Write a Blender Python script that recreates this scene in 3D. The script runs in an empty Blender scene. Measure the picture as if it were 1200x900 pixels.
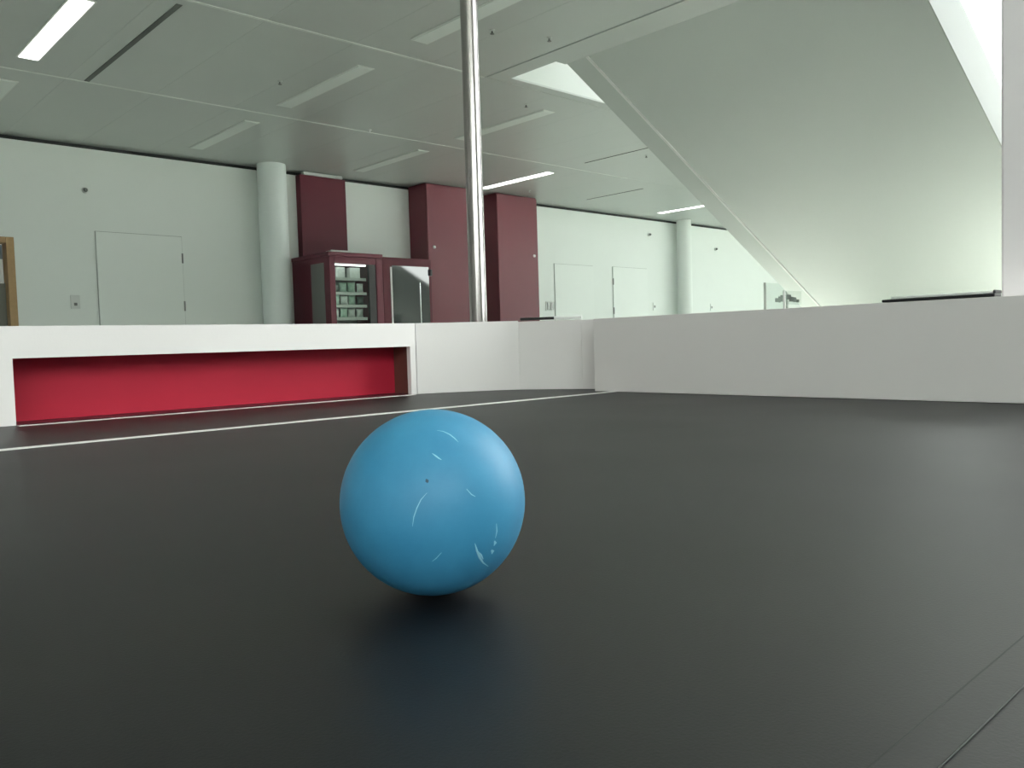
import bpy, bmesh, math, random
from mathutils import Vector, Matrix

random.seed(7)
scene = bpy.context.scene
C = scene.collection
EYE = 0.90                      # camera height above the floor; the table surface is at 0.80

# ---------------------------------------------------------------- camera
f_px, roll, pitch, yaw = 970.0, 0.0298, 0.0495, math.radians(47.1)
F = Vector((math.cos(yaw) * math.cos(pitch), math.sin(yaw) * math.cos(pitch), -math.sin(pitch)))
R0 = F.cross(Vector((0, 0, 1))).normalized()
U0 = R0.cross(F)
RR = R0 * math.cos(roll) - U0 * math.sin(roll)
UU = U0 * math.cos(roll) + R0 * math.sin(roll)
cam = bpy.data.cameras.new('camera')
cam.sensor_fit = 'HORIZONTAL'
cam.sensor_width = 36.0
cam.lens = 36.0 * f_px / 1200.0
cam.clip_start = 0.01
cam.clip_end = 300
cam_o = bpy.data.objects.new('camera', cam)
C.objects.link(cam_o)
M = Matrix((RR, UU, -F)).transposed().to_4x4()
M.translation = Vector((0, 0, EYE))
cam_o.matrix_world = M
scene.camera = cam_o

# ---------------------------------------------------------------- world: plain overcast sky
world = bpy.data.worlds.new('overcast_sky')
scene.world = world
world.use_nodes = True
bg = world.node_tree.nodes['Background']
bg.inputs[0].default_value = (1.0, 1.0, 1.0, 1)
bg.inputs[1].default_value = 7.0

sun_l = bpy.data.lights.new('bounce_sun', 'SUN')  # sun added to bounce light off the floor onto the stair soffit
sun_l.energy = 92.0
sun_l.angle = math.radians(4)
sun_l.color = (1.0, 0.97, 0.92)
sun_o = bpy.data.objects.new('bounce_sun', sun_l)
C.objects.link(sun_o)
sun_o.location = (9, 2, 14)
sun_o.rotation_euler = Vector((-0.30, 0.0, -1.0)).to_track_quat('-Z', 'Y').to_euler()

vs = scene.view_settings
vs.view_transform = 'Standard'
vs.look = 'None'
vs.gamma = 1.0
vs.use_curve_mapping = False
vs.exposure = 0.6
scene.cycles.use_denoising = True
scene.cycles.max_bounces = 10
scene.cycles.diffuse_bounces = 6
scene.cycles.glossy_bounces = 4
scene.cycles.transparent_max_bounces = 12
scene.cycles.sample_clamp_indirect = 6.0


def portal(name, loc, sx, sy, normal):
    l = bpy.data.lights.new(name, 'AREA')
    l.shape = 'RECTANGLE'
    l.size, l.size_y = sx, sy
    l.cycles.is_portal = True
    o = bpy.data.objects.new(name, l)
    C.objects.link(o)
    o.location = loc
    o.rotation_euler = Vector(normal).to_track_quat('-Z', 'Y').to_euler()
    return o


portal('sky_portal_skylight', (9.95, 3.55, EYE + 4.42), 2.6, 3.1, (0, 0, -1))
portal('sky_portal_small_skylight', (9.95, 1.3, EYE + 4.42), 2.6, 1.3, (0, 0, -1))
portal('sky_portal_front_glazing', (-2.8, -2.52, 2.275), 6.4, 1.25, (0, 1, 0))
portal('sky_portal_corner_window', (2.27, -0.25, 2.05), 1.5, 2.0, (-1, 0, 0))
portal('sky_portal_hall_glazing', (2.7, 0.58, 2.05), .85, 2.0, (0, 1, 0))
portal('sky_portal_far_glazing', (14.2, 0.58, 2.65), 9.4, .8, (0, 1, 0))
portal('sky_portal_right_glazing', (19.02, 3.4, 2.1), 5.6, 1.85, (-1, 0, 0))


# ---------------------------------------------------------------- materials
def mat(name, col, rough=0.5, metal=0.0, spec=0.5, noise=0.0, nscale=20.0, bump=0.0, bscale=200.0, coat=0.0, emit=None):
    m = bpy.data.materials.new(name)
    m.use_nodes = True
    nt = m.node_tree
    b = nt.nodes['Principled BSDF']
    b.inputs['Base Color'].default_value = (*col, 1)
    b.inputs['Roughness'].default_value = rough
    b.inputs['Metallic'].default_value = metal
    b.inputs['Specular IOR Level'].default_value = spec
    b.inputs['Coat Weight'].default_value = coat
    tc = nt.nodes.new('ShaderNodeTexCoord')
    if noise > 0:
        n = nt.nodes.new('ShaderNodeTexNoise')
        n.inputs['Scale'].default_value = nscale
        n.inputs['Detail'].default_value = 4
        nt.links.new(tc.outputs['Object'], n.inputs['Vector'])
        r = nt.nodes.new('ShaderNodeMapRange')
        r.inputs['To Min'].default_value = 1 - noise
        r.inputs['To Max'].default_value = 1 + noise
        nt.links.new(n.outputs['Fac'], r.inputs['Value'])
        mx = nt.nodes.new('ShaderNodeVectorMath')
        mx.operation = 'SCALE'
        mx.inputs[0].default_value = col
        nt.links.new(r.outputs['Result'], mx.inputs['Scale'])
        nt.links.new(mx.outputs['Vector'], b.inputs['Base Color'])
    if bump > 0:
        n2 = nt.nodes.new('ShaderNodeTexNoise')
        n2.inputs['Scale'].default_value = bscale
        nt.links.new(tc.outputs['Object'], n2.inputs['Vector'])
        bp = nt.nodes.new('ShaderNodeBump')
        bp.inputs['Strength'].default_value = bump
        bp.inputs['Distance'].default_value = 0.002
        nt.links.new(n2.outputs['Fac'], bp.inputs['Height'])
        nt.links.new(bp.outputs['Normal'], b.inputs['Normal'])
    if emit:
        b.inputs['Emission Color'].default_value = (*emit[0], 1)
        b.inputs['Emission Strength'].default_value = emit[1]
    return m


def glass_mat(name, tint, refl):
    m = bpy.data.materials.new(name)
    m.use_nodes = True
    nt = m.node_tree
    nt.nodes.remove(nt.nodes['Principled BSDF'])
    out = nt.nodes['Material Output']
    t = nt.nodes.new('ShaderNodeBsdfTransparent')
    t.inputs[0].default_value = (*tint, 1)
    g = nt.nodes.new('ShaderNodeBsdfGlossy')
    g.inputs['Roughness'].default_value = 0.03
    x = nt.nodes.new('ShaderNodeMixShader')
    x.inputs[0].default_value = refl
    nt.links.new(t.outputs[0], x.inputs[1])
    nt.links.new(g.outputs[0], x.inputs[2])
    nt.links.new(x.outputs[0], out.inputs[0])
    return m


MT = dict(
    wall=mat('wall_paint', (0.73, 0.78, 0.745), 0.55, noise=0.015, nscale=3, bump=0.05, bscale=150),
    dimwall=mat('bounce_damping_grey', (0.17, 0.17, 0.17), 0.6),  # dark so these unseen walls throw little light on the stringer
    gapline=mat('door_gap_shadow', (0.33, 0.36, 0.34), 0.6),
    leftwall=mat('left_wall_paint', (0.5, 0.5, 0.49), 0.6),
    ceil=mat('ceiling_panel_enamel', (0.54, 0.58, 0.555), 0.33, noise=0.02, nscale=2),
    ceiltrim=mat('ceiling_trim_enamel', (0.70, 0.74, 0.70), 0.4),
    slab=mat('slab_plaster', (0.70, 0.74, 0.71), 0.6),
    white=mat('white_plaster', (0.90, 0.92, 0.91), 0.6),
    floor=mat('floor_terrazzo', (0.52, 0.52, 0.50), 0.35, noise=0.06, nscale=60),
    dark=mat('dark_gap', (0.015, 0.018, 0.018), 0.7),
    slot=mat('dark_slot', (0.11, 0.125, 0.115), 0.6),
    maroon=mat('maroon_laminate', (0.085, 0.012, 0.022), 0.42, spec=0.22, noise=0.04, nscale=6),
    maroon_c=mat('maroon_cabinet_laminate', (0.125, 0.022, 0.034), 0.40, spec=0.35, noise=0.04, nscale=6),
    maroon_d=mat('maroon_machine_paint', (0.125, 0.026, 0.042), 0.40, spec=0.3, noise=0.04, nscale=6),
    red=mat('goal_red_paint', (0.42, 0.018, 0.042), 0.55, spec=0.2, noise=0.05, nscale=30),
    brown=mat('goal_inner_brown', (0.13, 0.055, 0.045), 0.3, noise=0.1, nscale=40),
    fieldwall=mat('field_wall_paint', (0.735, 0.705, 0.705), 0.5, noise=0.02, nscale=12, bump=0.05, bscale=300),
    line=mat('white_tape', (0.80, 0.78, 0.77), 0.45, noise=0.03, nscale=60),
    seamlight=mat('seam_edge_grey', (0.06, 0.06, 0.062), 0.5),
    steel=mat('brushed_steel', (0.44, 0.41, 0.41), 0.2, metal=1.0),
    column=mat('column_paint', (0.78, 0.85, 0.83), 0.45),
    post=mat('post_paint', (0.87, 0.83, 0.85), 0.55, noise=0.02, nscale=10),
    stair=mat('stair_paint', (0.60, 0.65, 0.62), 0.55, noise=0.015, nscale=2),
    stringer=mat('stringer_darkened_paint', (0.46, 0.505, 0.48), 0.5),  # shade put into the colour: keeps the bright outer face below white
    tread=mat('stair_tread', (0.35, 0.36, 0.35), 0.5),
    wood=mat('door_frame_wood', (0.34, 0.22, 0.10), 0.5, noise=0.15, nscale=30),
    doorleaf=mat('door_enamel', (0.74, 0.79, 0.755), 0.5),
    grey=mat('grey_panel', (0.16, 0.17, 0.165), 0.4),
    olive=mat('olive_grey_panel', (0.15, 0.155, 0.125), 0.5),
    bluegrey=mat('bluegrey_panel', (0.22, 0.27, 0.30), 0.4),
    paper=mat('white_paper', (0.82, 0.84, 0.82), 0.6),
    hinge=mat('hinge_metal', (0.20, 0.21, 0.20), 0.4, metal=0.6),
    plate=mat('switch_plate', (0.62, 0.66, 0.63), 0.4),
    black=mat('black_plastic', (0.018, 0.018, 0.02), 0.35),
    silver=mat('silver_metal', (0.85, 0.86, 0.86), 0.2, metal=1.0),
    wplastic=mat('white_plastic', (0.82, 0.83, 0.82), 0.3),
    diff_off=mat('diffuser_unlit', (0.80, 0.86, 0.82), 0.5),
    diff_on=mat('diffuser_lit', (0.9, 0.9, 0.9), 0.5, emit=((1.0, 1.0, 0.97), 2.0)),
    tube=mat('machine_lamp', (0.9, 0.9, 0.9), 0.5, emit=((0.95, 1.0, 0.97), 2.4)),
    shelf=mat('machine_shelf', (0.30, 0.33, 0.32), 0.4),
    mint=mat('pack_mint', (0.45, 0.62, 0.52), 0.35, noise=0.3, nscale=40),
    packw=mat('pack_white', (0.75, 0.80, 0.77), 0.35, noise=0.15, nscale=30),
    packd=mat('pack_dark', (0.12, 0.16, 0.14), 0.35, noise=0.4, nscale=40),
    darkglass=mat('machine_dark_glass', (0.012, 0.016, 0.018), 0.05, spec=1.0),
    frame=mat('window_frame_paint', (0.10, 0.11, 0.11), 0.4),
    scuff=mat('ball_scuff', (0.26, 0.54, 0.68), 0.6),
    speck=mat('ball_speck', (0.01, 0.06, 0.10), 0.6),
    ground=mat('outdoor_paving', (0.30, 0.30, 0.28), 0.8, noise=0.1, nscale=2),
    print=mat('dark_print', (0.14, 0.17, 0.155), 0.6, noise=0.5, nscale=90),
    wooddark=mat('table_wood', (0.25, 0.18, 0.12), 0.5, noise=0.15, nscale=20),
)
MT['pane'] = glass_mat('window_glass', (0.93, 0.96, 0.94), 0.05)
MT['mglass'] = glass_mat('machine_glass', (0.90, 0.93, 0.91), 0.03)
MT['tintglass'] = glass_mat('notice_glass', (0.93, 0.95, 0.94), 0.03)

# playing surface: black laminate, faint wear
m = mat('field_black_laminate', (0.004, 0.004, 0.005), 0.4, spec=0.5)
nt = m.node_tree
b = nt.nodes['Principled BSDF']
b.inputs['IOR'].default_value = 1.41
tc = nt.nodes.new('ShaderNodeTexCoord')
n = nt.nodes.new('ShaderNodeTexNoise')
n.inputs['Scale'].default_value = 5
n.inputs['Detail'].default_value = 6
nt.links.new(tc.outputs['Object'], n.inputs['Vector'])
r = nt.nodes.new('ShaderNodeMapRange')
r.inputs['To Min'].default_value = 0.42
r.inputs['To Max'].default_value = 0.48
nt.links.new(n.outputs['Fac'], r.inputs['Value'])
nt.links.new(r.outputs['Result'], b.inputs['Roughness'])
n2 = nt.nodes.new('ShaderNodeTexNoise')
n2.inputs['Scale'].default_value = 900
nt.links.new(tc.outputs['Object'], n2.inputs['Vector'])
bp = nt.nodes.new('ShaderNodeBump')
bp.inputs['Strength'].default_value = 0.12
bp.inputs['Distance'].default_value = 0.0005
nt.links.new(n2.outputs['Fac'], bp.inputs['Height'])
nt.links.new(bp.outputs['Normal'], b.inputs['Normal'])
MT['field'] = m

# ball: worn blue rubber
m = mat('ball_blue_rubber', (0.035, 0.22, 0.38), 0.5, spec=0.4)
nt = m.node_tree
b = nt.nodes['Principled BSDF']
tc = nt.nodes.new('ShaderNodeTexCoord')
n = nt.nodes.new('ShaderNodeTexNoise')
n.inputs['Scale'].default_value = 45
n.inputs['Detail'].default_value = 8
n.inputs['Roughness'].default_value = 0.7
nt.links.new(tc.outputs['Object'], n.inputs['Vector'])
cr = nt.nodes.new('ShaderNodeValToRGB')
cr.color_ramp.elements[0].position = 0.3
cr.color_ramp.elements[0].color = (0.031, 0.200, 0.378, 1)
cr.color_ramp.elements[1].position = 0.75
cr.color_ramp.elements[1].color = (0.045, 0.242, 0.432, 1)
nt.links.new(n.outputs['Fac'], cr.inputs['Fac'])
nt.links.new(cr.outputs['Color'], b.inputs['Base Color'])
MT['ball'] = m


# ---------------------------------------------------------------- mesh helpers (world coordinates)
def wloc(o):
    v = Vector((0, 0, 0))
    while o is not None:
        v += o.location
        o = o.parent
    return v


def link(name, bm, material, parent=None, smooth=False):
    off = wloc(parent)
    if parent is not None:
        bmesh.ops.translate(bm, verts=bm.verts, vec=-off)
        loc = None
    else:
        xs = [v.co for v in bm.verts]
        lo = Vector((min(v.x for v in xs), min(v.y for v in xs), min(v.z for v in xs)))
        hi = Vector((max(v.x for v in xs), max(v.y for v in xs), max(v.z for v in xs)))
        loc = Vector(((lo.x + hi.x) / 2, (lo.y + hi.y) / 2, lo.z))
        bmesh.ops.translate(bm, verts=bm.verts, vec=-loc)
    bmesh.ops.recalc_face_normals(bm, faces=bm.faces)
    me = bpy.data.meshes.new(name)
    bm.to_mesh(me)
    bm.free()
    me.materials.append(MT[material] if isinstance(material, str) else material)
    if smooth:
        for p in me.polygons:
            p.use_smooth = True
        try:
            me.set_sharp_from_angle(angle=math.radians(40))
        except Exception:
            pass
    o = bpy.data.objects.new(name, me)
    C.objects.link(o)
    if parent is not None:
        o.parent = parent
    else:
        o.location = loc
    return o


def tag(o, label, cat, group=None, kind=None):
    if label:
        o['label'] = label
    if cat:
        o['category'] = cat
    if group:
        o['group'] = group
    if kind:
        o['kind'] = kind
    return o


def thing(name, label, cat, loc, group=None, kind=None):
    o = bpy.data.objects.new(name, None)
    o.empty_display_size = 0.05
    C.objects.link(o)
    o.location = loc
    return tag(o, label, cat, group, kind)


def bm_box(x0, x1, y0, y1, z0, z1, bev=0.0, bm=None):
    new = bm is None
    if new:
        bm = bmesh.new()
    t = bmesh.new()
    bmesh.ops.create_cube(t, size=1)
    for v in t.verts:
        v.co = Vector(((x0 + x1) / 2 + v.co.x * (x1 - x0), (y0 + y1) / 2 + v.co.y * (y1 - y0), (z0 + z1) / 2 + v.co.z * (z1 - z0)))
    if bev > 0:
        bmesh.ops.bevel(t, geom=t.edges[:], offset=bev, segments=2, affect='EDGES', profile=0.5)
    me = bpy.data.meshes.new('tmp')
    t.to_mesh(me)
    t.free()
    bm.from_mesh(me)
    bpy.data.meshes.remove(me)
    return bm


def box(name, material, parent, x0, x1, y0, y1, z0, z1, bev=0.0):
    return link(name, bm_box(x0, x1, y0, y1, z0, z1, bev), material, parent)


def prism(name, material, parent, pts, axis, a, b2, bev=0.0):
    """extrude a closed outline. axis 'y': pts are (x,z); 'x': (y,z); 'z': (x,y)"""
    bm = bmesh.new()

    def mk(p, t):
        return {'y': Vector((p[0], t, p[1])), 'x': Vector((t, p[0], p[1])), 'z': Vector((p[0], p[1], t))}[axis]
    va = [bm.verts.new(mk(p, a)) for p in pts]
    vb = [bm.verts.new(mk(p, b2)) for p in pts]
    bm.faces.new(va)
    bm.faces.new(vb[::-1])
    k = len(pts)
    for i in range(k):
        bm.faces.new((va[i], vb[i], vb[(i + 1) % k], va[(i + 1) % k]))
    if bev > 0:
        bmesh.ops.recalc_face_normals(bm, faces=bm.faces)
        bmesh.ops.bevel(bm, geom=bm.edges[:], offset=bev, segments=2, affect='EDGES')
    return link(name, bm, material, parent)


def bm_rev(prof, cx, cy, seg=40):
    """revolve (r,z) profile about a vertical axis"""
    bm = bmesh.new()
    rings = []
    for rr, z in prof:
        rings.append([bm.verts.new((cx + rr * math.cos(2 * math.pi * i / seg), cy + rr * math.sin(2 * math.pi * i / seg), z)) for i in range(seg)])
    for p, q in zip(rings, rings[1:]):
        for i in range(seg):
            bm.faces.new((p[i], p[(i + 1) % seg], q[(i + 1) % seg], q[i]))
    bm.faces.new(rings[0][::-1])
    bm.faces.new(rings[-1])
    return bm


def bm_cyl_dir(p0, p1, r0, r1=None, seg=20):
    r1 = r0 if r1 is None else r1
    p0, p1 = Vector(p0), Vector(p1)
    q = (p1 - p0).to_track_quat('Z', 'Y')
    bm = bmesh.new()
    rings = []
    for p, rr in ((p0, r0), (p1, r1)):
        rings.append([bm.verts.new(p + q @ Vector((rr * math.cos(2 * math.pi * i / seg), rr * math.sin(2 * math.pi * i / seg), 0))) for i in range(seg)])
    for i in range(seg):
        bm.faces.new((rings[0][i], rings[0][(i + 1) % seg], rings[1][(i + 1) % seg], rings[1][i]))
    bm.faces.new(rings[0][::-1])
    bm.faces.new(rings[1])
    return bm


E_ = EYE
CZ = E_ + 2.20          # ceiling underside
WY = 9.38               # back wall
XL, XR, YF = -6.0, 19.0, -2.5
UP = E_ + 2.55          # upper floor level
OX0, OX1, OY0, OY1 = 4.93, 11.2, 0.6, 5.087   # stair well opening


def struct(o, label, cat):
    return tag(o, label, cat, kind='structure')


# ---------------------------------------------------------------- the room
struct(prism('floor', 'floor', None, [(XL, YF), (2.25, YF), (2.25, .6), (XR, .6), (XR, WY + .2), (XL, WY + .2)], 'z', -0.12, 0.0), 'light grey hall floor below the table', 'floor')
struct(box('ground', 'ground', None, -60, 80, -80, 60, -0.35, -0.14), 'paved ground outside the glazing', 'ground')
struct(box('wall_left', 'leftwall', None, XL - .2, XL, YF, WY + .2, 0, CZ), 'plain grey wall closing the dim end of the hall', 'wall')

# back wall with the opening of the wooden framed door
wb = thing('wall_back', 'long white wall at the back of the hall', 'wall', (8, WY, 0), kind='structure')
WT = CZ - 0.045
DX0, DX1, DZ = 1.06, 1.975, E_ + 1.14
box('wall_face', 'wall', wb, XL, DX0, WY, WY + .2, 0, WT)
box('wall_face', 'wall', wb, DX0, DX1, WY, WY + .2, DZ, WT)
box('wall_face', 'wall', wb, DX1, XR, WY, WY + .2, 0, WT)
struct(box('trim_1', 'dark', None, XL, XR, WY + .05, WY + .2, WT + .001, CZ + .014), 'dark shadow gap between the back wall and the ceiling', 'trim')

# glazed walls: front, a step beside the table, the hall front and the far end
SX, SY = 2.25, 0.6


def glazing(name, label, axis, a0, a1, c, out, z0, z1, n):
    """a glazed wall along x or y at position c; the frame depth goes to the outside"""
    def bx(nm, m_, p0, p1, d0, d1, za, zb):
        lo, hi = sorted((c + out * d0, c + out * d1))
        if axis == 'x':
            box(nm, m_, w, p0, p1, lo, hi, za, zb)
        else:
            box(nm, m_, w, lo, hi, p0, p1, za, zb)
    mid = (a0 + a1) / 2
    w = thing(name, label, 'window', (mid, c, z0) if axis == 'x' else (c, mid, z0), kind='structure')
    bx('window_frame', 'frame', a0, a1, 0, .1, z0, z0 + .07)
    bx('window_frame', 'frame', a0, a1, 0, .1, z1 - .08, z1)
    for i in range(n + 1):
        p = a0 + .035 + (a1 - a0 - .07) * i / n
        bx('mullion', 'frame', p - .035, p + .035, 0, .1, z0 + .07, z1 - .08)
        if i < n:
            q = a0 + .035 + (a1 - a0 - .07) * (i + 1) / n
            bx('pane', 'pane', p + .035, q - .035, .045, .055, z0 + .07, z1 - .08)
    return w


glazing('window_1', 'band of windows behind the camera', 'x', XL, .4, YF, -1, 1.65, 2.9, 4)
struct(box('wall_front', 'wall', None, XL, SX + .1, YF - .1, YF, 0, 1.649), 'low wall under the windows behind the camera', 'wall')
struct(box('wall_front_pier', 'wall', None, .401, SX + .1, YF - .1, YF, 1.65, 2.9), 'wall between the window band and the corner behind the camera', 'wall')
struct(box('wall_front_head', 'wall', None, XL, SX + .1, YF - .1, YF, 2.901, CZ), 'wall over the windows behind the camera', 'wall')
struct(box('wall_step', 'wall', None, SX, SX + .1, YF + .001, -1.001, 0, CZ), 'solid wall right of the camera', 'wall')
glazing('window_2', 'corner window right of the table', 'y', -1.0, SY - .1, SX, 1, 1.0, CZ, 1)
struct(box('wall_step_sill', 'wall', None, SX, SX + .1, -1.0, SY - .1, 0, .999), 'low wall under the corner window', 'wall')
glazing('window_5', 'narrow window in front of the stair hall nearest the table', 'x', SX, 3.1, SY, -1, 1.0, CZ, 1)
struct(box('wall_hall_sill', 'wall', None, SX, 3.1, SY - .1, SY, 0, .999), 'low wall under the narrow hall window', 'wall')
struct(box('wall_stair_blocker', 'dimwall', None, 3.101, 9.499, SY - .1, SY, 0, CZ), 'unseen solid wall added to keep light off the stairs', 'wall')  # unseen, added to cut window light on the near stringer
glazing('window_7', 'high windows in the long front beyond the stairs', 'x', 9.5, XR, SY, -1, 2.25, CZ, 5)
struct(box('wall_far_front', 'wall', None, 9.5, XR, SY - .1, SY, 0, 2.249), 'low wall under the windows beyond the stairs', 'wall')
struct(box('wall_right_end', 'wall', None, XR, XR + .1, 6.201, WY, 1.2, CZ), 'white end wall beside the far windows', 'wall')
glazing('window_6', 'high windows in the end wall beyond the staircase', 'y', SY, 6.2, XR, 1, 1.2, CZ, 3)
struct(box('wall_right', 'wall', None, XR, XR + .1, SY, WY, 0, 1.199), 'low wall under the end windows beyond the staircase', 'wall')

# ceiling: concrete slab with the stair well cut out, enamel panels hung below it where the photo shows them
PZ = CZ + 0.015
cl = thing('ceiling', 'grey enamel panel ceiling with an opening for the stairs', 'ceiling', (5, 3, CZ), kind='structure')
box('slab', 'slab', cl, XL, 4.63, SY - .1, WY + .2, PZ, UP)
box('slab', 'slab', cl, XL, SX + .1, YF - .1, SY - .1, PZ, UP)
box('slab', 'slab', cl, 4.63, XR, OY1, WY + .2, PZ, UP)
box('slab', 'slab', cl, OX1, XR, OY0, OY1, PZ, UP)
box('fascia', 'ceil', cl, 4.645, OX0, OY0, 4.57, CZ, UP)
box('fascia', 'ceil', cl, 4.645, 4.82, 4.57, OY1, CZ, UP)
YJ = [3.15, 5.20, 7.25, WY + .05]
PITCH = 2.05 / 3
X00 = 1.67 - PITCH / 2 - PITCH * 6
shared = {}
for j in range(3):
    y0, y1 = YJ[j], YJ[j + 1]
    for i in range(31):
        xa = X00 + i * PITCH
        xb = xa + PITCH
        if xb > XR or xa < XL:
            continue
        ya = y0
        if j == 0:
            if xa > 4.6:
                continue
            xb = min(xb, 4.625)
        if xb - xa < .1:
            continue
        key = (j, round(xb - xa, 3))
        if key not in shared:
            o = link('ceiling_panel', bm_box(-(xb - xa) / 2 + .0008, (xb - xa) / 2 - .0008, -(y1 - ya) / 2 + .003, (y1 - ya) / 2 - .003, -0.015, 0.0), 'ceil', None)
            shared[key] = o.data
            o.parent = cl
        else:
            o = bpy.data.objects.new('ceiling_panel', shared[key])
            C.objects.link(o)
            o.parent = cl
        o.location = Vector(((xa + xb) / 2, (ya + y1) / 2, CZ)) - cl.location
# strip of ceiling between the joint and the well edge, far side
box('edge_panel', 'ceil', cl, 4.645, XR, OY1, 5.195, CZ, PZ)
box('ceiling_field', 'ceil', cl, XL, 4.63, SY, 3.14, CZ, PZ)
box('ceiling_field', 'ceil', cl, XL, SX, YF, SY, CZ, PZ)
box('ceiling_field', 'ceil', cl, OX1, XR, OY0, OY1, CZ, PZ)
box('joint_strip', 'ceiltrim', cl, XL, 4.62, 5.19, 5.215, CZ - .004, CZ + .002)
box('joint_strip', 'ceiltrim', cl, XL, 9.0, 7.24, 7.262, CZ - .004, CZ + .002)
box('air_slot', 'slot', cl, 2.135, 2.172, 5.30, 7.22, CZ - .004, CZ + .002)
box('air_slot', 'slot', cl, 7.775, 7.790, 5.75, 6.93, CZ - .004, CZ + .002)
box('air_slot', 'slot', cl, 9.79, 9.806, 7.60, 8.70, CZ - .004, CZ + .002)
# walls of the light well above and its glass roof
wt = E_ + 4.4
struct(box('wall_well_back', 'white', None, OX0 - 2.3, OX1, OY1, OY1 + .1, UP, wt), 'bright white parapet wall of the light well', 'wall')
struct(box('wall_well_front', 'dimwall', None, OX0 - 2.4, OX1, OY0 - .1, OY0, UP, wt), 'unseen upper front wall of the stair hall, dark to cut bounce', 'wall')
struct(box('wall_well_right', 'white', None, OX1, OX1 + .1, OY0 - .1, OY1 + .1, UP, wt), 'end parapet wall of the light well', 'wall')
struct(box('wall_well_left', 'white', None, OX0 - 2.5, OX0 - 2.4, OY0 - .1, OY1 + .1, UP, wt), 'wall at the landing above the stairs', 'wall')
struct(box('ceiling_landing', 'white', None, OX0 - 2.5, 8.6, OY0 - .1, OY1 + .1, wt, wt + .1), 'unseen roof closed over the upper landing to dim the stairs', 'ceiling')  # unseen, closed here to hold skylight back from the upper stairs
struct(box('ceiling_upper', 'white', None, 11.101, OX1 + .1, OY0 - .1, 2.0, wt, wt + .1), 'closed roof over the front of the stair hall', 'ceiling')
w3 = thing('window_3', 'glass skylight over the stair well', 'window', (9.95, 3.5, wt), kind='structure')
for x in (8.635, OX1 + .065):
    box('glazing_bar', 'frame', w3, x - .03, x + .03, 2.001, OY1 + .1, wt, wt + .08)
for y in (2.035, OY1 + .065):
    box('glazing_bar', 'frame', w3, 8.605, OX1 + .1, y - .03, y + .03, wt + .001, wt + .079)
box('pane', 'pane', w3, 8.605, OX1 + .1, 2.001, OY1 + .1, wt + .081, wt + .09)
for x in (8.635, 11.065):
    box('glazing_bar', 'frame', w3, x - .03, x + .03, OY0 - .1, 1.999, wt, wt + .08)
box('pane', 'pane', w3, 8.605, 11.1, OY0 - .1, 1.999, wt + .081, wt + .09)  # unseen front bay, added so sun reaches the floor beside the stairs

# ---------------------------------------------------------------- doors and wall fittings
d1 = thing('door_1', 'wooden framed doorway at the left edge of the back wall', 'door', ((DX0 + DX1) / 2, WY, 0), kind='structure')
box('frame_jamb', 'wood', d1, DX1 - .005, DX1 + .065, WY - .02, WY + .16, 0, DZ + .05, .004)
box('frame_jamb', 'wood', d1, DX0 - .065, DX0 + .005, WY - .02, WY + .16, 0, DZ + .05, .004)
box('frame_head', 'wood', d1, DX0 + .006, DX1 - .006, WY - .02, WY + .16, DZ - .01, DZ + .05, .004)
box('side_light', 'olive', d1, DX1 - .11, DX1 - .006, WY + .10, WY + .14, 0, E_ + .75)
box('side_notice', 'paper', d1, DX1 - .16, DX1 - .02, WY + .085, WY + .099, E_ + .74, E_ + .98)
box('upper_glass', 'bluegrey', d1, DX0 + .006, DX1 - .006, WY + .15, WY + .18, E_ + .75, DZ - .011)
box('door_leaf', 'paper', d1, DX0 + .006, DX1 - .12, WY + .15, WY + .19, 0, E_ + .749)
box('door_handle', 'hinge', d1, DX1 - .085, DX1 - .06, WY + .06, WY + .099, E_ + .16, E_ + .22, .004)


def flush_door(n, label, x0, x1, ztop, hinge_x, zs):
    d = thing('door_%d' % n, label, 'door', ((x0 + x1) / 2, WY, 0), kind='structure')
    box('door_gap', 'gapline', d, x0 - .006, x1 + .006, WY - .004, WY - .0005, 0, ztop + .006)
    box('door_leaf', 'doorleaf', d, x0, x1, WY - .016, WY - .0045, 0, ztop, .002)
    for z in zs:
        link('hinge', bm_rev([(.0, z - .055), (.009, z - .055), (.009, z + .055), (.0, z + .055)], hinge_x, WY - .018, 12), 'hinge', d)
    return d


flush_door(2, 'flush white door in the dim wall left of the round column', 2.80, 3.70, E_ + 1.30, 3.70, (E_ + 1.06, E_ + .525))
flush_door(3, 'flush white door just right of the maroon cabinets', 9.72, 10.66, E_ + 1.26, 9.72, ())
flush_door(4, 'flush white door with two hinges left of the slim column', 11.18, 12.14, E_ + 1.27, 11.18, (E_ + 1.015, E_ + .51))


def wall_plate(name, label, cat, x0, x1, z0, z1, dots, platemat='plate'):
    t = thing(name, label, cat, ((x0 + x1) / 2, WY, z0))
    box('plate', platemat, t, x0, x1, WY - .014, WY - .0005, z0, z1, .003)
    for (a, b_, c, d) in dots:
        box('rocker', 'hinge', t, a, b_, WY - .022, WY - .0142, c, d, .002)
    return t


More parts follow.
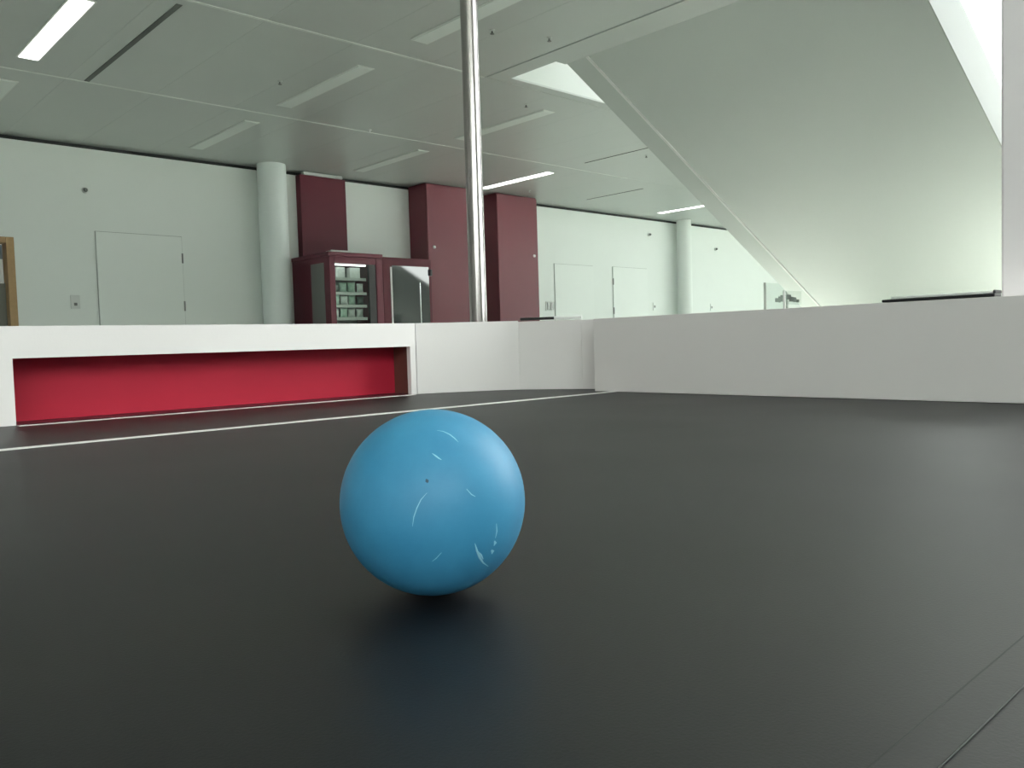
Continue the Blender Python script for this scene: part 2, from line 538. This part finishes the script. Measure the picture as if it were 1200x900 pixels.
wall_plate('light_switch', 'pale switch plate on the wall between the wooden doorway and the flush door', 'switch', 2.525, 2.615, E_ + .49, E_ + .63,
           [(2.555, 2.585, E_ + .52, E_ + .55)])
wall_plate('wall_sign', 'small plate with two dark marks beside the maroon cabinet', 'sign', 9.50, 9.69, E_ + .50, E_ + .65,
           [(9.525, 9.585, E_ + .515, E_ + .635), (9.605, 9.665, E_ + .515, E_ + .635)])
wall_plate('light_switch', 'faint white switch plate right of the hinged flush door', 'switch', 12.30, 12.38, E_ + .52, E_ + .66, [(12.325, 12.355, E_ + .57, E_ + .61)], 'doorleaf')
wall_plate('light_switch', 'faint white switch plate right of the slim column', 'switch', 14.15, 14.23, E_ + .52, E_ + .66, [(14.175, 14.205, E_ + .57, E_ + .61)], 'doorleaf')


def wall_sensor(label, x, z):
    t = thing('wall_sensor', label, 'sensor', (x, WY, z))
    link('housing', bm_cyl_dir((x, WY - .0005, z), (x, WY - .035, z), .03, .024), 'plate', t, True)
    link('lens', bm_cyl_dir((x, WY - .0355, z), (x, WY - .055, z), .022, .015), 'slot', t, True)


wall_sensor('small dark sensor high on the dim wall at the left', 2.72, E_ + 1.72)
wall_sensor('small dark sensor on the bright wall left of the slim column', 12.22, E_ + 1.895)
wall_sensor('small dark sensor on the bright wall right of the slim column', 14.36, E_ + 1.75)

# round columns
t = thing('round_column', 'thick round grey column beside the maroon wall panel', 'column', (4.74, 9.19, 0), kind='structure')
link('shaft', bm_rev([(.168, 0), (.168, CZ - .02), (.168, CZ - .0005)], 4.74, 9.19, 48), 'column', t, True)
link('base_ring', bm_rev([(.1685, 0), (.182, 0), (.182, .08), (.1685, .085)], 4.74, 9.19, 48), 'hinge', t, True)
t = thing('round_column', 'slim round white column at the right of the back wall', 'column', (13.06, 9.2, 0), kind='structure')
link('shaft', bm_rev([(.135, 0), (.135, CZ - .02), (.135, CZ - .0005)], 13.06, 9.2, 48), 'wall', t, True)
link('base_ring', bm_rev([(.1355, 0), (.15, 0), (.15, .08), (.1355, .085)], 13.06, 9.2, 48), 'hinge', t, True)

# maroon wall panel and tall cabinets
t = thing('wall_panel', 'dark maroon panel on the wall above the snack machine', 'panel', (5.5, 9.3, 0))
box('board', 'maroon', t, 5.155, 5.80, 9.27, WY - .001, 0.0, CZ - .05, .003)
box('cover_strip', 'plate', t, 5.20, 5.75, 9.25, 9.32, CZ - .049, CZ - .012, .003)


def cabinet(label, x0, x1, y0, kx, kz):
    t = thing('tall_cabinet', label, 'cabinet', ((x0 + x1) / 2, (y0 + WY) / 2, 0))
    box('body', 'maroon_c', t, x0, x1, y0 + .021, WY - .001, 0.0, CZ - .012)
    box('plinth', 'black', t, x0 + .001, x1 - .001, y0 + .03, y0 + .0205, 0.0, .08)
    d = box('door', 'maroon_c', t, x0 + .001, x1 - .001, y0, y0 + .02, .085, CZ - .03, .002)
    link('lock', bm_cyl_dir((kx, y0 - .0003, kz), (kx, y0 - .015, kz), .022, .019), 'wplastic', d, True)
    return t


cabinet('wide maroon cabinet behind the steel pole, white lock at left', 6.87, 7.74, 8.97, 6.97, E_ + 1.33)
cabinet('maroon cabinet right of the steel pole, against the bright wall', 8.17, 8.985, 9.0, 8.90, E_ + 1.31)

# ---------------------------------------------------------------- vending machines
MY = 8.50
v1 = thing('vending_machine', 'tall maroon snack machine with a lit glass front', 'machine', (5.43, 8.94, 0))
mx0, mx1, mtop = 5.06, 5.80, E_ + 1.125
gx0, gx1, gz0, gz1 = 5.135, 5.70, .55, E_ + .995
box('side_wall', 'maroon_d', v1, mx0, mx0 + .04, MY + .041, WY - .001, 0, mtop - .05)
box('side_wall', 'maroon_d', v1, mx1 - .041, mx1 - .001, MY + .041, WY - .001, 0, mtop - .05)
box('back', 'grey', v1, mx0 + .041, mx1 - .042, WY - .04, WY - .001, 0, mtop - .05)
box('top', 'maroon_d', v1, mx0 + .041, mx1 - .042, MY + .041, WY - .041, mtop - .09, mtop - .05)
box('cornice', 'maroon_d', v1, mx0 - .01, mx1, MY - .01, WY - .001, mtop - .049, mtop, .005)
box('side_inset', 'grey', v1, mx0 - .006, mx0 - .0005, MY + .12, MY + .42, .3, mtop - .12, .002)
dr = box('door', 'maroon_d', v1, mx0, gx0, MY, MY + .04, .02, mtop - .05, .004)
box('door_stile', 'maroon_d', v1, gx1, mx1 - .001, MY, MY + .04, .02, mtop - .05, .004)
box('door_head', 'maroon_d', v1, gx0 + .001, gx1 - .001, MY + .002, MY + .04, gz1, mtop - .05, .004)
box('door_sill', 'maroon_d', v1, gx0 + .001, gx1 - .001, MY + .002, MY + .04, .02, gz0, .004)
box('keypad_column', 'black', v1, gx1 - .10, gx1 - .001, MY + .006, MY + .035, gz0 + .001, gz1 - .001, .003)
box('glass', 'mglass', v1, gx0 + .001, gx1 - .101, MY + .016, MY + .022, gz0 + .001, gz1 - .001)
box('inner_lining', 'shelf', v1, gx0 - .03, gx1 + .02, MY + .50, MY + .52, gz0, gz1)
box('lamp', 'tube', v1, gx0 + .003, gx0 + .022, MY + .05, MY + .07, gz0 + .02, gz1 - .03, .003)
box('lamp', 'tube', v1, gx0 + .03, gx1 - .11, MY + .05, MY + .075, gz1 - .02, gz1 - .002, .003)
shz = [E_ + .835, E_ + .665, E_ + .515, E_ + .365, E_ + .215, E_ + .065, E_ - .085]
for z in shz:
    s = box('shelf', 'shelf', v1, gx0 - .02, gx1 - .11, MY + .06, MY + .48, z - .02, z, .002)
    box('price_rail', 'plate', s, gx0 - .02, gx1 - .11, MY + .052, MY + .0595, z - .035, z - .001)


def pouch_mesh(w, h, d):
    bm = bmesh.new()
    nx, nz = 8, 8
    fr, bk = [], []
    for k in range(nz + 1):
        rowf, rowb = [], []
        for i in range(nx + 1):
            u, v = i / nx * 2 - 1, k / nz * 2 - 1
            bulge = (1 - u ** 4) * (1 - abs(v) ** 3)
            ww = w / 2 * (1 - .10 * (1 - v * v))
            rowf.append(bm.verts.new((u * ww, -d / 2 * bulge - .001, h / 2 * (v + 1))))
            rowb.append(bm.verts.new((u * ww, d / 2 * bulge + .001, h / 2 * (v + 1))))
        fr.append(rowf)
        bk.append(rowb)
    for k in range(nz):
        for i in range(nx):
            bm.faces.new((fr[k][i], fr[k][i + 1], fr[k + 1][i + 1], fr[k + 1][i]))
            bm.faces.new((bk[k][i + 1], bk[k][i], bk[k + 1][i], bk[k + 1][i + 1]))
    for k in range(nz):
        bm.faces.new((fr[k][0], fr[k + 1][0], bk[k + 1][0], bk[k][0]))
        bm.faces.new((fr[k + 1][nx], fr[k][nx], bk[k][nx], bk[k + 1][nx]))
    for i in range(nx):
        bm.faces.new((fr[0][i + 1], fr[0][i], bk[0][i], bk[0][i + 1]))
        bm.faces.new((fr[nz][i], fr[nz][i + 1], bk[nz][i + 1], bk[nz][i]))
    me = bpy.data.meshes.new('pouch')
    bmesh.ops.recalc_face_normals(bm, faces=bm.faces)
    bm.to_mesh(me)
    bm.free()
    for p in me.polygons:
        p.use_smooth = True
    return me


def packet(me_, x, y, z, rz, label, group):
    o = bpy.data.objects.new('snack_packet', me_)
    C.objects.link(o)
    o.location = (x, y, z + .0005)
    o.rotation_euler = (0, 0, rz)
    return tag(o, label, 'packet', group)


PM = {}
for nm, w, h in (('mint', .10, .115), ('packw', .095, .105), ('packd', .09, .10)):
    me_ = pouch_mesh(w, h, .05)
    me_.materials.append(MT[nm])
    PM[nm] = me_
# white cartons on the top shelf
for (xa, xb, lab) in ((5.205, 5.315, 'left white carton on the top shelf of the snack machine'), (5.385, 5.525, 'right white carton on the top shelf of the snack machine')):
    t = thing('carton', lab, 'carton', ((xa + xb) / 2, MY + .12, shz[0]), 'white cartons in the snack machine')
    box('box_body', 'packw', t, xa, xb, MY + .08, MY + .16, shz[0] + .0005, shz[0] + .115, .003)
    box('lid_flap', 'paper', t, xa - .001, xb + .001, MY + .079, MY + .161, shz[0] + .1155, shz[0] + .122, .001)
rows = ['upper', 'middle', 'lower']
seqs = [('packd', 'mint', 'mint', 'packw'), ('mint', 'packw', 'mint', 'packd'), ('packw', 'mint', 'packw', 'packw')]
cname = dict(mint='pale green', packw='whitish', packd='dark green')
pos = ['at the far left', 'second from the left', 'third from the left', 'at the far right']
for ri in range(3):
    for ci, kk in enumerate(seqs[ri]):
        packet(PM[kk], 5.195 + ci * .113, MY + .12 + random.uniform(-.01, .02), shz[ri + 1], random.uniform(-.2, .2),
               '%s snack packet %s of the %s lit shelf' % (cname[kk], pos[ci], rows[ri]), 'snack packets in the vending machine')
pl = thing('tray', 'thin pale strip lying on top of the snack machine', 'tray', (5.21, 8.56, mtop))
box('tray_base', 'plate', pl, 5.09, 5.36, 8.50, 8.62, mtop + .0005, mtop + .012, .002)
box('tray_rim', 'plate', pl, 5.09, 5.36, 8.50, 8.506, mtop + .0125, mtop + .02, .001)

v2 = thing('vending_machine', 'maroon drinks machine with a dark glass door beside the cabinet', 'machine', (6.18, 8.94, 0))
m2top = E_ + 1.10
box('body', 'maroon_d', v2, 5.801, 6.545, MY + .031, WY - .001, 0, m2top, .004)
dd = box('door', 'maroon', v2, 5.803, 6.543, MY, MY + .03, .05, m2top - .002, .004)
box('dark_glass', 'darkglass', v2, 5.93, 6.50, MY - .006, MY - .0005, .35, E_ + 1.00, .002)
box('glass_edge', 'wplastic', v2, 5.905, 5.929, MY - .010, MY - .0005, .35, E_ + .98, .002)
box('glass_mullion', 'silver', v2, 6.345, 6.357, MY - .012, MY - .0065, .35, E_ + .80, .002)
box('door_handle', 'black', v2, 6.505, 6.535, MY - .035, MY - .0005, E_ + .89, E_ + .97, .004)

# ---------------------------------------------------------------- ceiling lights and sprinklers
LX = [1.67 + 2.05 * k for k in range(6)]
LY = [4.21, 6.25, 8.23]


def strip_light(xi, yi, lit, label):
    x, y = LX[xi], LY[yi]
    t = thing('ceiling_light', label, 'light', (x, y, CZ), 'strip lights in the ceiling')
    w, l = .065, .665
    for s in (-1, 1):
        box('frame_rail', 'ceiltrim', t, x + s * (w + .006) - .006, x + s * (w + .006) + .006, y - l - .01, y + l + .01, CZ - .006, CZ - .0005)
        box('frame_end', 'ceiltrim', t, x - w, x + w, y + s * (l + .005) - .005, y + s * (l + .005) + .005, CZ - .006, CZ - .0005)
    box('diffuser', 'diff_on' if lit else 'diff_off', t, x - w + .0005, x + w - .0005, y - l + .0005, y + l - .0005, CZ - .010, CZ - .0005, .003)


strip_light(0, 1, True, 'large lit strip light at the top left of the ceiling')
strip_light(0, 2, False, 'unlit strip light cut by the left edge of the photo')
strip_light(1, 0, False, 'unlit strip light crossing behind the top of the steel pole')
strip_light(1, 1, False, 'unlit strip light midway along the left row of the ceiling')
strip_light(1, 2, False, 'unlit strip light nearest the dim white wall above the door')
strip_light(2, 1, False, 'unlit strip light just below the bright stairwell corner')
strip_light(2, 2, False, 'faint unlit strip light above the snack machine')
strip_light(3, 2, True, 'lit strip light touching the steel pole above the maroon cabinet')
strip_light(5, 2, True, 'lit strip light above the slim white column')


def sprinkler(x, y, label, m_='plate'):
    t = thing('sprinkler', label, 'sprinkler', (x, y, CZ), 'ceiling sprinklers')
    link('rosette', bm_rev([(.02, CZ - .0005), (.02, CZ - .005), (.008, CZ - .009)], x, y, 20), m_, t, True)
    link('nozzle', bm_rev([(.007, CZ - .0095), (.007, CZ - .024), (.015, CZ - .026), (.015, CZ - .029)], x, y, 16), 'hinge' if m_ == 'plate' else m_, t, True)


sprinkler(4.41, 4.24, 'dark sprinkler head beside the dark ceiling joint')
sprinkler(3.99, 4.39, 'sprinkler head just right of the steel pole near the top')
sprinkler(4.79, 7.16, 'bright white sprinkler head on the pale ceiling seam', 'wplastic')
sprinkler(5.44, 5.55, 'sprinkler head below the bright stairwell corner')
sprinkler(3.36, 6.30, 'faint sprinkler head left of the middle unlit strip light')
sprinkler(8.08, 6.21, 'sprinkler head close to the left edge of the stairs')
sprinkler(8.50, 8.66, 'sprinkler head above the right maroon cabinet', 'wplastic')

# ---------------------------------------------------------------- staircase
st = thing('staircase', 'white staircase seen from below on the right', 'staircase', (7.9, 3.2, 0), kind=None)
SL = .51
ZL, ZS, ZT = E_ + 4.72, E_ + 4.87, E_ + 5.12
SX0 = OX0 + .002


def sline(z0):                       # outline between two parallel slopes, cut by the floor
    return z0 / SL


ZS = ZL + .004


def slope_slab(name, m_, za, zb, ya, yb):
    prism(name, m_, st, [(SX0, za - SL * SX0), (sline(za), 0.0), (sline(zb), 0.0), (SX0, zb - SL * SX0)], 'y', ya, yb)


slope_slab('stringer', 'stair', ZL, ZT, 4.356, 4.558)
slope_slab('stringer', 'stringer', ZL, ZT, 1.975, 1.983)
BX0 = 7.3
prism('balustrade', 'stair', st, [(BX0, ZT + .002 - SL * BX0), (sline(ZT + .002), 0.0), (sline(ZT + .88), 0.0), (BX0, ZT + .88 - SL * BX0)], 'y', 4.49, 4.53)  # unseen side panel, added for the diagonal edge in the drinks machine's reflection
slope_slab('soffit', 'stair', ZS, ZS + .20, 1.9835, 4.3345)
slope_slab('edge_bead', 'paper', ZL - .008, ZS + .02, 4.335, 4.3555)
RUN = .30
x = SX0 + RUN
ztop = UP
k = 0
while True:
    z = ZS + .26 + .02 - SL * x + SL * RUN
    if z < .05:
        break
    box('tread', 'tread', st, x - RUN, x, 2.036, 4.355, z - .025, z)
    box('riser', 'stair', st, x - .012, x, 2.036, 4.355, max(0, z - SL * RUN - .02), z - .0255)
    x += RUN

# glass notice panel standing by the foot of the stairs
def pixel_ray(px, py):
    return (RR * (px - 600) - UU * (py - 450) + F * f_px)


nt_y = 4.75
np_ = thing('notice_panel', 'pale glass notice panel partly hidden by the lower stair edge', 'panel', (8.6, nt_y, 0))


def at_px(px, py, y):
    d = pixel_ray(px, py)
    return d.x * y / d.y, E_ + d.z * y / d.y


xa, zt_ = at_px(896, 331, nt_y)
xb, _ = at_px(922, 345, nt_y)
box('glass', 'tintglass', np_, xa + .016, xb, nt_y - .004, nt_y + .004, .05, zt_ - .003)
box('post', 'plate', np_, xa, xa + .015, nt_y - .015, nt_y + .015, 0, zt_)
box('post', 'plate', np_, xb + .001, xb + .016, nt_y - .015, nt_y + .015, 0, zt_)
for (pa, qa, pb, qb) in ((908, 354, 912, 349.5), (911.8, 354.5, 914, 347.5), (914.2, 353.5, 917, 346)):
    x0_, z0_ = at_px(pa, qa, nt_y)
    x1_, z1_ = at_px(pb, qb, nt_y)
    box('print', 'print', np_, x0_, x1_, nt_y - .009, nt_y - .0045, z0_, z1_)

ls_y = 1.7
xs, zs = at_px(919, 340, ls_y)
ls = thing('leaflet_stand', 'slim white stand with small dark leaflets before the stairs', 'stand', (xs, ls_y, 0))
link('base', bm_rev([(.14, 0), (.14, .012), (.02, .018)], xs, ls_y, 32), 'wplastic', ls, True)
box('pole', 'wplastic', ls, xs - .004, xs + .004, ls_y - .004, ls_y + .004, .0185, zs, .001)
xe, ze = at_px(939, 357, ls_y)
box('holder', 'tintglass', ls, xs + .0045, xe, ls_y - .001, ls_y + .001, ze, ze + .055)
for (pa, qa, pb, qb) in ((921.5, 351, 926, 345.5), (924.5, 353.5, 929, 348), (929.2, 354, 932, 348.5), (933, 354.5, 935.5, 351)):
    x0_, z0_ = at_px(pa, qa, ls_y)
    x1_, z1_ = at_px(pb, qb, ls_y)
    box('leaflet', 'print', ls, x0_, x1_, ls_y - .004, ls_y - .0012, z0_, z1_)

# ---------------------------------------------------------------- steel pole and white post
px_, py_ = 1.395, 1.62
t = thing('steel_pole', 'polished steel pole rising behind the goal wall', 'pole', (px_, py_, 0))
link('tube', bm_rev([(.0222, .0105), (.0222, CZ - .0105)], px_, py_, 48), 'steel', t, True)
link('foot_flange', bm_rev([(.055, .0), (.055, .008), (.03, .0102)], px_, py_, 40), 'steel', t, True)
link('ceiling_flange', bm_rev([(.03, CZ - .0102), (.055, CZ - .008), (.055, CZ - .0005)], px_, py_, 40), 'steel', t, True)

t = thing('white_post', 'pale square post at the right edge, behind the side wall', 'post', (1.33, .36, 0))
box('shaft', 'post', t, 1.315, 1.365, .337, .389, .0405, CZ - .0005, .003)
box('foot_plate', 'hinge', t, 1.29, 1.39, .313, .413, 0, .04, .004)

# ---------------------------------------------------------------- table and playing field
TZ = E_ - .10                # playing surface
FX0, FX1, FY0, FY1 = -.62, 1.308, -1.05, 1.56
t = thing('table', 'plain table carrying the playing field', 'table', (.3, .2, 0))
box('table_top', 'wooddark', t, FX0 + .02, FX1 - .03, FY0 + .02, FY1 - .04, TZ - .052, TZ - .0205, .004)
for a in (FX0 + .08, FX1 - .12):
    for c_ in (FY0 + .1, FY1 - .16):
        box('leg', 'hinge', t, a - .025, a + .025, c_ - .025, c_ + .025, 0, TZ - .0525, .004)

fd = thing('playing_field', 'black robot soccer field with white board walls and a red goal', 'soccer field', (.3, .3, TZ - .02))
box('playing_surface', 'field', fd, FX0, FX1, FY0, FY1, TZ - .02, TZ)
WH = TZ + .1435
GX0_, GX1_, GZ = .291, 1.005, TZ + .099
GY = 1.385
prism('goal_wall', 'fieldwall', fd, [(-.60, TZ + .0005), (GX0_, TZ + .0005), (GX0_, GZ), (GX1_, GZ), (GX1_, TZ + .0005), (1.019, TZ + .0005), (1.019, WH + .003), (-.60, WH + .003)], 'y', GY, GY + .012)
# curved corner made of three bent boards
cor = [(1.0195, 1.384), (1.055, 1.371), (1.10, 1.350), (1.15, 1.323), (1.188, 1.299), (1.210, 1.278), (1.232, 1.241), (1.254, 1.199), (1.275, 1.157), (1.287, 1.12), (1.296, 1.075)]
cor_segs = [(0, 5), (5, 8), (8, 10)]


def offset_pts(pts, d):
    out = []
    for i, p in enumerate(pts):
        a = Vector(pts[max(0, i - 1)])
        b_ = Vector(pts[min(len(pts) - 1, i + 1)])
        tn = (b_ - a).normalized()
        nrm = Vector((-tn.y, tn.x))
        out.append((p[0] + nrm.x * d, p[1] + nrm.y * d))
    return out


def catmull(pts, sub=5):
    v = [Vector(p) for p in pts]
    out = []
    for i in range(len(v) - 1):
        p0, p1, p2, p3 = v[max(0, i - 1)], v[i], v[i + 1], v[min(len(v) - 1, i + 2)]
        for s in range(sub):
            u = s / sub
            out.append(.5 * ((2 * p1) + (p2 - p0) * u + (2 * p0 - 5 * p1 + 4 * p2 - p3) * u * u + (3 * p1 - p0 - 3 * p2 + p3) * u ** 3))
    out.append(v[-1])
    return out


fine = catmull(cor[:6])[:-1] + catmull(cor[5:9])[:-1] + catmull(cor[8:])
for (a, b_) in cor_segs:
    seg = fine[a * 5:b_ * 5 + 1]
    seg = [Vector(p) for p in seg]
    if a > 0:
        seg[0] = seg[0].lerp(seg[1], .05)
    top = WH + .003 - .004 * (a / 10)
    o = prism('corner_board', 'fieldwall', fd, [tuple(p) for p in seg] + offset_pts([tuple(p) for p in seg], .008)[::-1], 'z', TZ + .0005, top)
    for p in o.data.polygons:
        p.use_smooth = True
    o.data.set_sharp_from_angle(angle=math.radians(30))
SXW = 1.228
box('side_wall', 'fieldwall', fd, SXW, SXW + .03, FY0 + .021, 1.082, TZ + .0005, WH - .001, .0008)
box('left_wall', 'fieldwall', fd, FX0, -.601, FY0 + .021, GY + .012, TZ + .0005, WH, .0008)
box('near_wall', 'fieldwall', fd, FX0, SXW + .03, FY0, FY0 + .02, TZ + .0005, WH, .0008)
# goal pocket
GD = 1.462
box('goal_back', 'red', fd, GX0_ - .045, GX1_ + .02, GD, GD + .01, TZ + .0005, WH - .02)
box('goal_side', 'brown', fd, GX1_ + .012, GX1_ + .0195, GY + .0125, GD - .0005, TZ + .0005, WH - .02)
box('goal_side', 'brown', fd, GX0_ - .045, GX0_ - .0355, GY + .0125, GD - .0005, TZ + .0005, WH - .02)
box('goal_roof', 'black', fd, GX0_ - .035, GX1_ + .0115, GY + .05, GD - .0005, GZ + .002, GZ + .008)
box('goal_floor', 'maroon', fd, GX0_ - .035, GX1_ + .0115, GY + .0125, GD - .0005, TZ + .0003, TZ + .0012)
box('goal_line', 'line', fd, GX0_, GX1_ - .002, 1.366, 1.381, TZ + .0002, TZ + .0008)
box('boundary_line', 'line', fd, -.60, SXW - .001, 1.026, 1.044, TZ + .0002, TZ + .0008)
box('seam_tape', 'field', fd, .12, SXW - .001, .0705, .0815, TZ + .0002, TZ + .0005)
box('seam_edge', 'dark', fd, .12, SXW - .001, .0816, .0820, TZ + .0002, TZ + .0005)
box('seam_edge', 'seamlight', fd, .12, SXW - .001, .0701, .0704, TZ + .0002, TZ + .0005)

# ---------------------------------------------------------------- things lying on the rim
t = thing('marker_pen', 'thin dark pen with a white end lying on the curved rim', 'pen', (1.255, 1.20, WH))
pz = WH + .0062
dirv = Vector((.45, -.893, 0)).normalized()
c0 = Vector((1.2195, 1.2795, pz))
link('barrel', bm_cyl_dir(c0, c0 + dirv * .075, .003), 'black', t, True)
link('cap', bm_cyl_dir(c0 + dirv * .0755, c0 + dirv * .135, .0036, .0032), 'wplastic', t, True)

t = thing('slim_device', 'thin black bar with a painted top highlight lying on the side rim', 'device', (1.245, .446, WH))
box('body', 'black', t, 1.2285, 1.2565, .371, .521, WH - .0005, WH + .0035, .0015)
box('end_cap', 'black', t, 1.2295, 1.2555, .3705, .3735, WH + .0036, WH + .0085, .001)
box('highlight_strip', 'wplastic', t, 1.230, 1.2550, .374, .508, WH + .0036, WH + .0070, .0012)  # white plastic strip stands for the highlight along the top

# ---------------------------------------------------------------- ball
BR = .037
bc = Vector((.2010, .2650, TZ + BR + .0003))
bt = thing('ball', 'worn matt blue ball on the black playing field', 'ball', (bc.x, bc.y, TZ))
bm = bmesh.new()
bmesh.ops.create_uvsphere(bm, u_segments=96, v_segments=48, radius=BR)
bmesh.ops.translate(bm, verts=bm.verts, vec=bc)
link('shell', bm, 'ball', bt, True)


def on_ball(px, py):
    d = pixel_ray(px, py).normalized()
    oc = Vector((0, 0, EYE)) - bc
    b_ = d.dot(oc)
    c_ = oc.dot(oc) - BR * BR
    disc = b_ * b_ - c_
    return Vector((0, 0, EYE)) + d * (-b_ - math.sqrt(max(disc, 0)))


def scuff(pts, w, m_='scuff', nm='scuff'):
    P = [on_ball(*p) for p in pts]
    bm = bmesh.new()
    rows_ = []
    kk = len(P)
    for i, p in enumerate(P):
        nrm = (p - bc).normalized()
        tn = (P[min(i + 1, kk - 1)] - P[max(i - 1, 0)]).normalized()
        sd = nrm.cross(tn).normalized()
        ww = .8 * w * math.sin(math.pi * (i + .35) / (kk - .3)) * random.uniform(.7, 1.2)
        base = bc + nrm * (BR + .00012)
        rows_.append((bm.verts.new(base - sd * ww), bm.verts.new(base + nrm * .00006), bm.verts.new(base + sd * ww)))
    for a, b_ in zip(rows_, rows_[1:]):
        bm.faces.new((a[0], a[1], b_[1], b_[0]))
        bm.faces.new((a[1], a[2], b_[2], b_[1]))
    link(nm, bm, m_, bt)


def zc(*p):
    return [(380 + a / 3.335, 450 + b_ / 3.335) for a, b_ in p]


scuff(zc((440, 182), (465, 186), (490, 198), (508, 212), (524, 228)), .00035)
scuff(zc((422, 272), (436, 282), (448, 291), (458, 297)), .0004)
scuff(zc((402, 425), (378, 452), (362, 485), (350, 520), (345, 556)), .0003)
scuff(zc((588, 622), (596, 650), (606, 676), (620, 698), (640, 712)), .0006)
scuff(zc((600, 655), (612, 668), (620, 684)), .0006)
scuff(zc((672, 545), (674, 575), (668, 602)), .00035)
scuff(zc((664, 612), (668, 622), (662, 632)), .0008)
scuff(zc((652, 648), (658, 655), (654, 664)), .0009)
scuff(zc((422, 692), (438, 680), (458, 658)), .0003)
scuff(zc((555, 410), (575, 432), (590, 440)), .00025)
scuff(zc((398, 372), (402, 379), (405, 386)), .0008, 'speck', 'speck')
